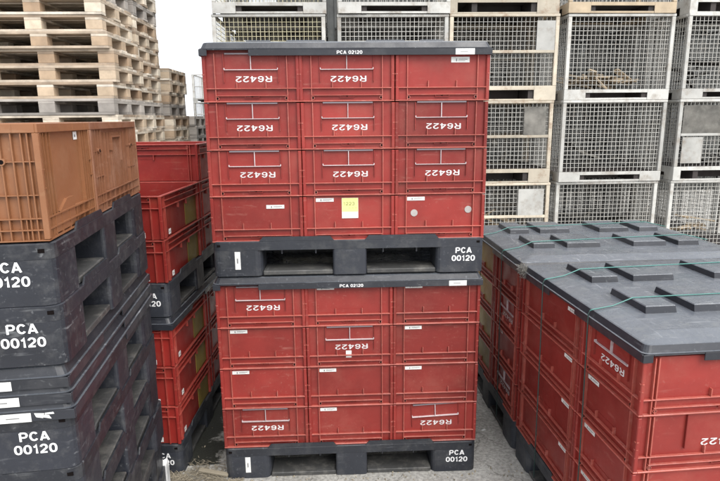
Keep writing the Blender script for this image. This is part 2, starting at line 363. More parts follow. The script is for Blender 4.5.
_s = MB(); _s.box(-.014, .014, -.012, .012, 0, .0008, 'paper'); _s.box(-.007, .006, -.003, .002, .0008, .0011, 'ink'); SM = [_s.mesh('sticker')]
def crate(label, loc, rz, inverted, faces, group, k='red', name='plastic_crate', z_is_bottom=True):
    """faces: list of (face, what) with face in front/back/right/left; what: R card holder + lettering, S sticker, O olive panel"""
    body, rim, hold, st, pan = crate_meshes(k)
    x, y, z = loc
    t = thing(name, label, 'crate', (x, y, z+(HC if inverted else 0)), (0, PI if inverted else 0, rz), group)
    link('body', body, t); link('rim', rim, t)
    ang = {'front': 0, 'back': PI, 'right': PI/2, 'left': -PI/2}
    for f, what in faces:
        if inverted and f in ('right', 'left'): f = 'left' if f == 'right' else 'right'
        a = ang[f]; lg = f in ('left', 'right'); off = (.1994 if lg else .2985)-.0125
        if 'O' in what: link('side_panel', pan, t, face_mtx(a, off+.0001), 'olive stained side panel')
        if 'R' in what:
            rot = 0.0
            if 'T' in what: rot = .045
            if 'L' in what: link('label_rail', _rl[k], t, face_mtx(a, off))
            else: link('card_holder', hold, t, face_mtx(a, off) @ Matrix.Rotation(rot, 4, 'Z'))
            link('lettering', text_mesh(['R6422'], .0240, 1.80, .145, 'print'), t, face_mtx(a, off, -.008+random.uniform(-.003, .003), .0930+random.uniform(-.0015, .0015)) @ Matrix.Rotation(random.uniform(-.012, .012), 4, 'Z') @ Matrix.Translation((0, 0, .0009)), 'R6422 in white')
        if 'S' in what:
            link('sticker', st, t, face_mtx(a, off, -.196 if lg else .105, .0185) @ Matrix.Translation((0, 0, .0014)))
        if 's' in what: link('sticker', SM[0], t, face_mtx(a, off, -.185 if lg else .100, .022) @ Matrix.Translation((0, 0, .0014)))
        if 'C' in what: link('sticker', st, t, face_mtx(a, off, -.055, .033) @ Matrix.Translation((0, 0, .0014)))
    return t

# ------------------------------------------------------------------ lettered black plastic pallet 1200 x 1000 x 157
HP = .1573
_pm = {}
def pallet_meshes(k):
    if k in _pm: return _pm[k]
    d = MB(); zd = .117
    d.prism(rrect(-.6, .6, -.5, .5, .03), zd, HP, k, cham=.003)
    # retaining lips over the fork openings
    for s in (-1, 1):
        for (fx, o, c, hw) in ((0, .5, .2325, .165), (1, .6, .19, .13)):
            for e in (-1, 1):
                P = [(-hw, HP-.001), (hw, HP-.001), (hw-.018, HP+.019), (-hw+.018, HP+.019)]
                vs = []
                for dd in (o-.0055, o):
                    for (a, z) in P:
                        vs.append(((e*c+a), s*dd, z) if not fx else (s*dd, (e*c+a), z))
                d.raw(vs, [(0, 1, 2, 3), (7, 6, 5, 4), (0, 4, 5, 1), (1, 5, 6, 2), (2, 6, 7, 3), (3, 7, 4, 0)], k)
        for yy in (-.5,):
            d.box(s*.573-.0075, s*.573+.0075, yy-.0006, yy+.004, .134, .144, 'hole')
    deck = d.mesh('deck')
    blocks = []
    for ix, (x0, x1) in enumerate(((-.6, -.385), (-.075, .075), (.385, .6))):
        for iy, (y0, y1) in enumerate(((-.5, -.32), (-.07, .07), (.32, .5))):
            b = MB(); z0 = .001
            r = .03 if ix != 1 and iy != 1 else .012
            b.prism(rrect(x0, x1, y0, y1, r), z0, zd-.0005, k)
            blocks.append((b.mesh('block'), ix, iy))
    runners = []
    for iy, y in enumerate((-.5, -.07, .36)):
        y1 = y+.14
        for x0, x1 in ((-.3845, -.0755), (.0755, .3845)):
            b = MB(); b.box(x0, x1, y+.006, y1-.006, .0015, .021, 'dusty', .003); runners.append(b.mesh('runner'))
    for x0, x1 in ((-.592, -.46), (-.065, .065), (.46, .592)):
        for y0, y1 in ((-.3195, -.0705), (.0705, .3195)):
            b = MB(); b.box(x0, x1, y0, y1, .0015, .021, 'dusty', .003); runners.append(b.mesh('runner'))
    # inner ribs seen through the fork openings
    i = MB()
    for x in (-.30, -.15, .15, .30): i.box(x-.003, x+.003, -.48, .48, zd-.022, zd-.0006, k)
    inner = i.mesh('underside_rib')
    tag_ = MB(); tag_.box(-.012, .012, -.040, .040, 0, .0008, 'paper'); tag_.box(-.004, .002, -.012, .010, .0008, .001, 'ink')
    _pm[k] = (deck, blocks, runners, inner, tag_.mesh('tag')); return _pm[k]
def plastic_pallet(label, loc, rz, group, k='black', writing=True, strip=True, tx=.508):
    deck, blocks, runners, inner, tg = pallet_meshes(k)
    t = thing('plastic_pallet', label, 'pallet', loc, (0, 0, rz), group)
    link('deck', deck, t)
    for b, ix, iy in blocks: link('block', b, t)
    for r in runners: link('runner', r, t)
    link('underside_rib', inner, t)
    if writing:
        link('lettering', text_mesh(['PCA', '00120'], .0255, 1.27, .175), t, face_mtx(0, .5, tx, .083) @ Matrix.Translation((0, 0, .0008)), 'PCA 00120 in white')
    if strip:
        link('sticker', tg, t, face_mtx(0, .5, -.493, .072) @ Matrix.Translation((0, 0, .0006)))
    return t

# ------------------------------------------------------------------ pallet lid
_lm = []
def lid_meshes():
    if _lm: return _lm[0]
    k = 'lid'; X, Y = .606, .506
    b = MB()
    def ring(hx, hy, z, r=.02): return [(x, y, z) for x, y in rrect(-hx, hx, -hy, hy, r)]
    R = [ring(X, Y, .013, .024), ring(X, Y, .0160, .024), ring(X-.0055, Y-.0055, .0172, .022), ring(X-.015, Y-.015, .0385, .02), ring(X-.019, Y-.019, .041, .02), ring(X-.100, Y-.100, .053, .012)]
    n = len(R[0]); vs = [v for r in R for v in r]; fs = []
    for j in range(len(R)-1):
        for i in range(n): a = j*n+i; c = j*n+(i+1) % n; fs.append((a, c, c+n, a+n))
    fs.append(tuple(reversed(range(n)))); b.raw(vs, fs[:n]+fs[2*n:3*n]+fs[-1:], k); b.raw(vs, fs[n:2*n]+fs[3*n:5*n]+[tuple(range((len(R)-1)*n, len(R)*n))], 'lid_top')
    body = b.mesh('panel')
    s = MB(); T = .005
    # skirt: deep stretches hang down over the crates, shallow ones leave the grip free
    def seg(side, a0, a1, zb):
        if side in ('f', 'b'):
            y = -Y if side == 'f' else Y-T; s.box(a0, a1, y, y+T, zb, .0128, k, .001)
        else:
            x = -X if side == 'l' else X-T; s.box(x, x+T, a0, a1, zb, .0128, k, .001)
    deep, sh = -.0135, .0085
    seg('f', -X+.001, -.572, deep); seg('f', -.571, -.405, sh); seg('f', -.404, X-.001, deep)
    seg('b', -X+.001, .404, deep); seg('b', .405, .571, sh); seg('b', .572, X-.001, deep)
    seg('l', -.5, -.045, deep); seg('l', -.040, .19, sh); seg('l', .191, .5, deep)
    seg('r', -.5, -.191, deep); seg('r', -.19, .04, sh); seg('r', .045, .5, deep)
    skirt = s.mesh('skirt')
    bumps = []
    for x0, x1 in ((.15, .265), (.33, .51), (.69, .87), (.935, 1.05)):
        for y0, y1 in ((.245, .485), (.63, .87)):
            c = MB(); x0_, x1_, y0_, y1_ = x0-.6, x1-.6, y0-.5, y1-.5; z0, z1, q = .0505, .079, .007
            vs = [(x0_, y0_, z0), (x1_, y0_, z0), (x1_, y1_, z0), (x0_, y1_, z0), (x0_+q*.3, y0_+q, z1-.003), (x1_-q*.3, y0_+q, z1-.003), (x1_-q*.3, y1_-q, z1-.003), (x0_+q*.3, y1_-q, z1-.003)]
            e = .003; vs += [(x0_+q*.3+e, y0_+q+e, z1), (x1_-q*.3-e, y0_+q+e, z1), (x1_-q*.3-e, y1_-q-e, z1), (x0_+q*.3+e, y1_-q-e, z1)]
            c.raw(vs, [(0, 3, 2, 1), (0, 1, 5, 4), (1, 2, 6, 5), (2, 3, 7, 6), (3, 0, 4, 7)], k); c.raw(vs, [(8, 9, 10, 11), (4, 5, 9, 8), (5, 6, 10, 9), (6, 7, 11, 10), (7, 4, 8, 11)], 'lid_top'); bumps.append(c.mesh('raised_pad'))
    g = MB(); g.box(-.040, .040, -.012, .012, 0, .0008, 'paper'); g.box(-.02, .012, -.002, .001, .0008, .001, 'ink')
    _lm.append((body, skirt, bumps, g.mesh('sticker'))); return _lm[0]
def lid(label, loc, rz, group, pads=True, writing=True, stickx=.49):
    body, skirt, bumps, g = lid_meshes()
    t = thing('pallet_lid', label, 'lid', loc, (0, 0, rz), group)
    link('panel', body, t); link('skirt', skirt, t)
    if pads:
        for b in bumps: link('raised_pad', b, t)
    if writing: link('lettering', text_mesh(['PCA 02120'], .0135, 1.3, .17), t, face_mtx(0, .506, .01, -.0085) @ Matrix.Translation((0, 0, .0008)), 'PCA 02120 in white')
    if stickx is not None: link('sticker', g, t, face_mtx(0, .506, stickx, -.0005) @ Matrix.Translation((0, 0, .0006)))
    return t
HL = .0443

# ------------------------------------------------------------------ setting
g = MB(); g.raw([(-250, -60, 0), (250, -60, 0), (250, 400, 0), (-250, 400, 0)], [(0, 1, 2, 3)], 'ground')
tag(link('ground', g.mesh('ground')), 'grey worn concrete yard between the stacks', kind='structure')
g = MB()  # wall added so no bright sky shows through the cage mesh
for i in range(90): x = -1.2+i*.24; g.box(x, x+.12, 10.3, 10.34, 0, 4.6, 'wall'); g.box(x+.12, x+.24, 10.33, 10.36, 0, 4.6, 'wall')
tag(link('added_wall', g.mesh('wall')), 'added dark corrugated wall closing off sky behind the wire cages', 'wall')

# ------------------------------------------------------------------ centre stack
ORD = ['top', 'second', 'third', 'bottom']
def centre():
    G = 'red crates of the centre stack'
    spec_up = [['R', 'R', 'C'], ['R', 'R', 'R'], ['R', 'R', 'R'], ['C2', 'S', 'S']]
    spec_lo = [['R', 'S', 'S'], ['S', 'R', 'S'], ['S', 'S', 'S'], ['R', 'S', 'RT']]
    cn = ['left', 'middle', 'right']
    for blk, spec, zb, dx in (('lower', spec_lo, HP, 0), ('upper', spec_up, HP+4*HC+HL+HP, .0045)):
        for r in range(4):
            z = zb+(3-r)*HC
            for c in range(3):
                w_ = spec[r][c]
                what = {'C2': 'S'}.get(w_, w_)
                det = 'white R6422 upside down' if 'R' in w_ else 'white sticker'
                if 'T' in w_: det = 'tilted card holder over R6422'
                if blk == 'upper' and r == 3 and c == 1: det = 'with a yellow and white paper'
                if blk == 'upper' and r == 3 and c == 2: det = 'with two round discs'
                lb = f'{cn[c]} red crate, {ORD[r]} row of {blk} centre block, {det}'
                if w_ in ('C', 'C2'): what = ''
                t = crate(lb, (dx+(c-1)*.4+random.uniform(-.0012, .0012), .3062+random.uniform(-.0008, .002), z), random.uniform(-.003, .003), True, [('front', what)], G)
                body, rim, hold, st, pan = crate_meshes('red')
                if w_ == 'C': link('sticker', st, t, face_mtx(0, .286, -.075, .031) @ Matrix.Translation((0, 0, .0012)) @ Matrix.Scale(1.4, 4, (0, 1, 0)))
                if w_ == 'C2': link('sticker', st, t, face_mtx(0, .286, -.080, .045) @ Matrix.Translation((0, 0, .0012)))
                if blk == 'upper' and r == 3 and c == 1:
                    p = MB(); p.box(-.036, .036, -.045, .045, 0, .0007, 'paper'); p.box(-.035, .035, -.016, .044, .0007, .0010, 'yellow')
                    for q in range(3): p.box(-.006+q*.014, .002+q*.014, -.0006, .0006, .0010, .0012, 'ink_dark')
                    pp = link('paper_label', p.mesh('paper'), t, face_mtx(PI*0, .286, -.005, .056) @ Matrix.Translation((0, 0, .0012)) @ Matrix.Rotation(PI, 4, 'Z'), 'yellow and white paper numbered 1223')
                    link('lettering', text_mesh(['1223'], .015, 1.3, .09, 'ink_dark'), pp, Matrix.Translation((-.004, .012, .0011)))
                if blk == 'upper' and r == 3 and c == 2:
                    for xx, zz in ((.112, .082), (-.128, .070)):
                        q = MB(); q.disc((0, 0, 0), (0, 0, 1), .0155, .002, 'disc', 18); link('disc', q.mesh('disc'), t, face_mtx(0, .286, xx, zz), 'round worn metallic disc')
                if blk == 'lower' and r == 1 and c == 1:
                    q = MB(); q.box(-.013, .013, -.017, .017, 0, .0008, 'paper'); link('sticker', q.mesh('sticker'), t, face_mtx(0, .286, .006, .140) @ Matrix.Translation((0, 0, .0012)), 'torn white sticker remnant')
            for c in range(2):
                crate(f'red rear {("left", "right")[c]} crate, {ORD[r]} row of {blk} centre block', (dx+(c-.5)*.6, .8055, z), PI/2, True, [], G)
    plastic_pallet('black plastic pallet lettered PCA 00120 on the ground under centre stack', (0, .5, 0), 0, 'plastic pallets of the stacks')
    lid('dark lid lettered PCA 02120 between lower and upper centre blocks', (0, .5, HP+4*HC), 0, 'pallet lids', pads=False)
    plastic_pallet('black plastic pallet lettered PCA 00120 halfway up the centre stack', (.0045, .5, HP+4*HC+HL+.0045), 0, 'plastic pallets of the stacks')
    lid('dark lid lettered PCA 02120 on very top of centre stack', (.0045, .5, 2*HP+8*HC+HL), 0, 'pallet lids')
centre()

def local(cx, cy, a):   # block frame -> world
    c, s = math.cos(a), math.sin(a)
    return lambda x, y: (cx+c*x-s*y, cy+s*x+c*y)

# ------------------------------------------------------------------ right blocks
def right_block(nm, fx, fy, a, olive):
    # fx, fy: front left corner of the block
    P0 = local(fx, fy, a); c0 = P0(.6, .5)
    G = 'red crates of the right hand stacks'
    zt = HP+4*HC
    plastic_pallet(f'black plastic pallet on the ground under {nm} right stack', (*c0, 0), a, 'plastic pallets of the stacks', 'black', writing=False, strip=False)
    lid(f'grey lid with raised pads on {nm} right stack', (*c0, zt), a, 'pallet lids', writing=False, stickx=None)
    for r in range(4):
        z = HP+(3-r)*HC
        n = 2 if nm == 'near' else 1
        for c in range(n):
            # long face to the front, short face to the left
            p = P0(.3+.6*c, .2)
            # crate rotated by 90: its 'front' (-y) turns to +x; 'back' to -x ; 'left'(-x) to -y front
            faces = []
            sh = 'R' if (nm == 'near' and r == 0) else ('R' if nm == 'far' and r in (1, 3) else 'S')
            faces.append(('back', sh)); faces.append(('left', 'RL' if r in (1,) else ''))
            det = 'R6422 on short side' if sh == 'R' else ('R6422 on long side' if r == 1 else 'white sticker')
            lb = f'red front {("left", "right")[c]} crate, {ORD[r]} row of {nm} right stack, {det}'
            crate(lb, (*p, z), a+PI/2+random.uniform(-.003, .003), True, faces, G)
        p = P0(.2, .7)
        crate(f'red rear left crate, {ORD[r]} row of {nm} right stack, {"olive side panel" if olive else "small white sticker"}', (*p, z), a+random.uniform(-.003, .003), True, [('left', 'O' if olive else 'S')], G)
        if nm == 'near' : continue
    return P0, zt
PN, ZT = right_block('near', .882, -.868, .050, False)
PF, _ = right_block('far', .832, .165, .018, True)

# teal cords over the right stacks
def cord(label, pts, down):
    t = thing('strapping_cord', label, 'cord', down[-1], group='teal cords round the right stacks')
    o = Vector(down[-1])
    b = MB(); b.tube([Vector(p)-o for p in pts], .0023, 'cord', 6); link('top_run', b.mesh('top_run', True), t)
    b = MB(); b.tube([Vector(p)-o for p in down], .0024, 'cord_shaded', 6); link('side_run', b.mesh('side_run', True), t)
def cord_on(P, y0, y1, label, x_end=1.2):
    zb = ZT+.082
    L_, Dn = [], []
    def pt(x, y, z): q = P(x, y); return (q[0], q[1], z)
    yy = lambda x: y0+(y1-y0)*x/1.2
    Dn = [pt(-.0075, y0, ZT+.041), pt(-.0115, y0, ZT+.03), pt(-.0125, y0-.002, ZT-.01), pt(-.010, y0-.006, ZT-.25), pt(-.009, y0-.012, ZT-.55), pt(-.008, y0-.016, .05)]
    L_ = [pt(-.0075, y0, ZT+.041), pt(.004, y0, ZT+.0448), pt(.08, yy(.08), ZT+.055), pt(.155, yy(.155), zb), pt(.265, yy(.265), zb+.0005), pt(.5, yy(.5), zb), pt(.87, yy(.87), zb), pt(1.05, yy(1.05), zb), pt(x_end, yy(x_end), ZT+.045)]
    cord(label, L_, Dn)
cord_on(PN, .335, .37, 'teal cord nearest the camera over the near right lid')
cord_on(PN, .74, .80, 'teal cord over the rear half of the near right lid')
cord_on(PF, .265, .40, 'teal cord over the front half of the far right lid')
cord_on(PF, .67, .80, 'teal cord over the rear half of the far right lid')

# ------------------------------------------------------------------ left red stack (crates the right way up)
def left_red():
    fx, fy, a = -.815, .05, -.055
    c, s = math.cos(a), math.sin(a)
    P = lambda x, y: (fx+c*x-s*y, fy+s*x+c*y)      # x negative to the left of the right front corner
    G = 'red crates of the left stack'
    plastic_pallet('black plastic pallet on the ground under the left red crates', (*P(-.6, .5), 0), a, 'plastic pallets of the stacks', writing=True)
    nm3 = ['top', 'middle', 'bottom']
    for r in range(3):
        z = HP+(2-r)*HC
        crate(f'upright red crate with white stickers, {nm3[r]} row beneath the left stack pallet', (*P(-.2, .3), z), a+random.uniform(-.004, .004), False, [('front', 's'), ('right', 's')], G, 'red_side')
        crate(f'red crate with olive side, rear, {nm3[r]} row beneath the left stack pallet', (*P(-.3, .8), z), a+PI/2, False, [('front', '')], G, 'red_side')
    z0 = HP+3*HC
    lid('dark lid under the pallet inside the left red stack', (*P(-.6, .5), z0), a, 'pallet lids', pads=False, writing=False, stickx=-.3)
    z1 = z0+HL+.0045
    plastic_pallet('black plastic pallet lettered PCA 00120 halfway up the left red stack', (*P(-.6, .5), z1), a, 'plastic pallets of the stacks')
    z2 = z1+HP
    for r in range(2):
        z = z2+(1-r)*HC
        crate(f'upright red crate with two white stickers, {("upper", "lower")[r]} row above the left stack pallet', (*P(-.2, .3), z), a+random.uniform(-.004, .004), False, [('front', 's'), ('right', 's')], G, 'red_side')
        crate(f'red crate with its short side to the lane, rear {("upper", "lower")[r]} row left stack', (*P(-.3, .8), z), a+PI/2, False, [], G, 'red_side')
        crate(f'upright red crate behind the brown crates, {("upper", "lower")[r]} row of left stack', (*P(-.6, .3), z), a, False, [], G, 'red_side')
    crate('highest red crate of the left stack, long plain side facing the camera', (*P(-.3, .8), z2+2*HC), a+PI/2, False, [], G, 'red_side')
    return P
left_red()
# olive patches sit in the far half of the long side panels of that stack
for o in [o for o in bpy.data.objects if o.get('group') == 'red crates of the left stack' and 'stickers' in o['label']]:
    p = MB(); p.box(.05, .235, .008, HC-.060, 0, .0012, 'olive'); link('side_panel', p.mesh('side_panel'), o, face_mtx(PI/2, .1994-.0125+.0003), 'olive half of the side panel')

# ------------------------------------------------------------------ left black stack with brown crates
LA = .105
c_, s_ = math.cos(LA), math.sin(LA)
PL = lambda x, y: (-.742+c_*x-s_*y, -1.082+s_*x+c_*y)
def left_black():
    G = 'empty plastic pallets stacked at the left'
    z = 0
    names = ['bottom', 'second lowest', 'third lowest', 'fourth lowest', 'fifth lowest']
    for i in range(5):
        plastic_pallet(f'black plastic pallet on the left, {names[i]} of five below', (*PL(-.6+random.uniform(-.006, .006), .5+random.uniform(-.006, .006)), z), LA+random.uniform(-.008, .008), G, 'black_worn', tx=.502); z += HP
    z_c = z
    plastic_pallet('worn black pallet lettered PCA 00120 under three lids on the left', (*PL(-.604, .5), z), LA, G, 'black_worn', tx=.502); z += HP
    for i, (lb, sx) in enumerate((('lowest of three dark lids between the left pallets, peeling white stickers', .46), ('middle of three dark lids between the left pallets', .44), ('top lid of three beneath the second left pallet', .43))):
        z += .001
        t = lid(lb, (*PL(-.6-.003*i, .5), z), LA, 'pallet lids', pads=False, writing=False, stickx=sx)
        if i == 0:
            o = MB()
            for P in ([(-.020, -.002), (-.004, -.006), (.000, .007), (-.024, .009)], [(-.003, -.004), (.016, -.009), (.011, .001), (-.001, .002)], [(.001, .003), (.024, .004), (.022, .009), (.002, .008)]):
                o.raw([(x, y, zz) for zz in (0, .0007) for x, y in P], [(3, 2, 1, 0), (4, 5, 6, 7)]+[(i_, (i_+1) % 4, 4+(i_+1) % 4, 4+i_) for i_ in range(4)], 'paper')
            link('sticker', o.mesh('sticker'), t, face_mtx(0, .506, .532, .001) @ Matrix.Translation((0, 0, .0006)), 'torn scrap of white sticker')
        z += .043
    z += .003
    plastic_pallet('black plastic pallet lettered PCA 00120 second from top on the left', (*PL(-.598, .5), z), LA, G, 'black_worn', tx=.502); z += HP
    plastic_pallet('scuffed black pallet with partly hidden PCA 00120 beneath the brown crates', (*PL(-.602, .5), z), LA, G, 'black_worn', tx=.488)
    return z+HP
# the top pallet stands flush at its right edge with the others; only its lettering is further left
ZB = left_black()

HB = .285
def brown_meshes(k):
    X, Y, D = .198, .297, .014
    b = MB()
    b.box(-X+D, X-D, -Y+D, -Y+D+.003, .003, HB-.022, k); b.box(-X+D, X-D, Y-D-.003, Y-D, .003, HB-.022, k)
    b.box(-X+D, -X+D+.003, -Y+D+.003, Y-D-.003, .003, HB-.022, k); b.box(X-D-.003, X-D, -Y+D+.003, Y-D-.003, .003, HB-.022, k)
    b.box(-X+D+.003, X-D-.003, -Y+D+.003, Y-D-.003, .004, .009, k)
    for ang, half, off, lg in ((0, X, Y, 0), (PI, X, Y, 0), (PI/2, Y, X, 1), (-PI/2, Y, X, 1)):
        R = Matrix.Rotation(ang, 4, 'Z')
        def B(x0, x1, d0, d1, z0, z1, bv=0): b.box(min(x0, x1), max(x0, x1), -(off-d0), -(off-d1), z0, z1, k, bv, R)
        for zz in (.004, .030, .058): B(-half+.003, half-.003, .002, D, zz+.0003*lg, zz+.0035-.0003*lg)
        for s in (-1, 1):
            B(s*(half-.0004), s*(half-.0125), .0016, D, .0085+.0006*lg, HB-.022, .0012)
            for i, q in enumerate((.026, .040, .062, .088, .118)[: (5 if lg else 3)]):
                B(s*(half-q)-.0014, s*(half-q)+.0014, .003, D, .004, HB-.022)
            if lg:
                B(s*(half-.012), s*(half-.122), .004, D, .115, .1175); B(s*(half-.012), s*(half-.122), .004, D, .195, .1975)
                c = R @ Vector((s*(half-.088), -(off-D+.001), .1965)); b.disc(c, R @ Vector((0, -1, 0)), .0085, .0115, k, 12); b.disc(c+R @ Vector((0, -.0116, 0)), R @ Vector((0, -1, 0)), .0055, .0006, 'hole', 12)
            else:
                B(s*(half-.002), s*(half-.02), .000, D, .175, .178); B(s*(half-.002), s*(half-.02), .000, D, .130, .133)
        if lg:                                                         # grip with hanging bar
            for q in (-.085, -.05, -.034, -.017, 0, .017, .034, .05, .085, .12, -.12): B(q-.0012, q+.0012, .006, D, .062, HB-.034)
            B(-.055, .055, .001, D, HB-.052, HB-.047); B(.052, .056, .0, D, .15, HB-.052); B(-.056, -.052, .001, D, .19, HB-.052)
        else:                                                          # moulded scoop at the foot of the short side
            P = [(-.155, .0615), (-.09, .0615), (-.035, .088), (.02, .088), (.02, .012), (-.155, .012)]
            vs = [R @ Vector((x, -(off-dd), z)) for dd in (.006, D) for x, z in P]
            b.raw(vs, [(0, 1, 2, 3, 4, 5), (11, 10, 9, 8, 7, 6)]+[(i_, 6+i_, 6+(i_+1) % 6, (i_+1) % 6) for i_ in range(6)], k)
            B(-.115, -.1125, .004, D, .0615, HB-.022); B(.12, .1225, .004, D, .0615, HB-.022)
        for i in range(9 if lg else 6):
            q = -half+.05+(2*half-.1)*i/(8 if lg else 5)
            B(q-.0013, q+.0013, .004, D, .0075, .0575)
    body = b.mesh('body')
    r = MB(); z0, z1 = HB-.022, HB
    r.box(-X, X, -Y, -Y+.006, z0, z1, k, .0012); r.box(-X, X, Y-.006, Y, z0, z1, k, .0012)
    r.box(-X, -X+.006, -Y+.006, Y-.006, z0, z1, k, .0012); r.box(X-.006, X, -Y+.006, Y-.006, z0, z1, k, .0012)
    r.box(-X+.006, X-.006, -Y+.006, -Y+D+.003, z0, z0+.003, k); r.box(-X+.006, X-.006, Y-D-.003, Y-.006, z0, z0+.003, k)
    r.box(-X+.006, -X+D+.003, -Y+D+.003, Y-D-.003, z0, z0+.003, k); r.box(X-D-.003, X-.006, -Y+D+.003, Y-D-.003, z0, z0+.003, k)
    for i in range(4):
        for s in (-1, 1): r.box(-.15+i*.1-.001, -.15+i*.1+.001, s*Y-.001, s*Y+.001, z0+.002, z1-.002, k); r.box(s*X-.001, s*X+.001, -.24+i*.16-.001, -.24+i*.16+.001, z0+.002, z1-.002, k)
    st = MB(); st.box(-.015, .015, -.011, .011, 0, .0008, 'paper'); st.box(-.009, .004, -.004, .003, .0008, .001, 'ink')
    return body, r.mesh('rim'), st.mesh('sticker')
def brown(label, p, rz, k, ms, stick):
    t = thing('plastic_crate', label, 'crate', (*p, ZB), (0, 0, rz), 'brown crates on the left pallets')
    link('body', ms[0], t); link('rim', ms[1], t)
    for a, off, x in stick: link('sticker', ms[2], t, face_mtx(a, off-.0125, x, HB-.036))
    return t
mb1 = brown_meshes('brown'); mb2 = brown_meshes('brown_dull')
brown('orange-brown crate at the front of the left stack, round boss on corner grid', PL(-.303, .204), LA+PI/2, 'brown', mb1, [(0, .297, .10)])
brown('duller brown crate behind, its ribbed side with hanging handle bar', PL(-.203, .70), LA, 'brown_dull', mb2, [(PI/2, .198, .225)])
# ------------------------------------------------------------------ wooden pallets
def wood_meshes(wk, bk):
    # 1200 x 800 x 144, long side to the front
    t = MB()
    for y0, y1 in ((-.4, -.255), (-.2, -.1), (-.0725, .0725), (.1, .2), (.255, .4)): t.box(-.6, .6, y0, y1, .122, .144, wk, .002)
    c = MB()
    for x in (-.5275, 0, .5275): c.box(x-.0725, x+.0725, -.4, .4, .1002, .1218, wk, .002)
    bl = []
    for ix, x in enumerate((-.5275, 0, .5275)):
        for iy, y in enumerate((-.35, 0, .35)):
            b = MB(); b.box(x-.0725, x+.0725, y-.05, y+.05, .0222, .1, bk, .003); bl.append(b.mesh('block'))
    lo = []
    for y0, y1 in ((-.4, -.3), (-.0725, .0725), (.3, .4)):
        b = MB(); b.box(-.6, .6, y0, y1, 0, .022, wk, .002); lo.append(b.mesh('bottom_board'))
    return t.mesh('top_deck'), c.mesh('cross_board'), bl, lo
W1 = wood_meshes('wood', 'block'); W2 = wood_meshes('wood_grey', 'wood_grey')
def wpallet(label, loc, rot, ms, group):
    t = thing('wooden_pallet', label, 'pallet', loc, rot, group)
    link('top_deck', ms[0], t); link('cross_board', ms[1], t)
    for m in ms[2]: link('block', m, t)
    for m in ms[3]: link('bottom_board', m, t)
def nth(i):
    return ['lowest', '2nd', '3rd'][i] if i < 3 else f'{i+1}th'
def wstack(x_right, y_front, n, nm, n0=0, ms=W1, tilt=None, jit=.012, rz=0):
    z = n0*.1445
    for i in range(n0, n):
        dx = random.uniform(-jit, jit); dy = random.uniform(-jit, jit); a = rz+random.uniform(-.008, .008)
        rx = ry = 0
        if tilt and i >= tilt[0]: dx += tilt[1]*(1+.3*(i-tilt[0])); dy += .02
        m = ms if not (i % 7 == 5 and ms is W1) else W2
        wpallet(f'{"grey" if m is W2 else "pale"} wooden pallet, {nth(i)} up from the ground in {nm}', (x_right-.6+dx, y_front+.4+dy, z), (rx, ry, a), m, 'wooden pallets in tall stacks'); z += .1445
wstack(-2.03, 2.98, 21, 'the nearest wooden stack', 9, tilt=(17, -.055), jit=.02)
wstack(-3.29, 3.00, 21, 'the unseen stack added at left', 9)  # out of frame, added to keep light out of the nearest stack
wstack(-2.10, 3.90, 23, 'the tall stack behind it', 9)
wstack(-2.10, 5.05, 16, 'the third, lower stack', 9, jit=.02)
wstack(-2.12, 6.35, 12, 'the low grey stack furthest back', 8, ms=W2, jit=.02)

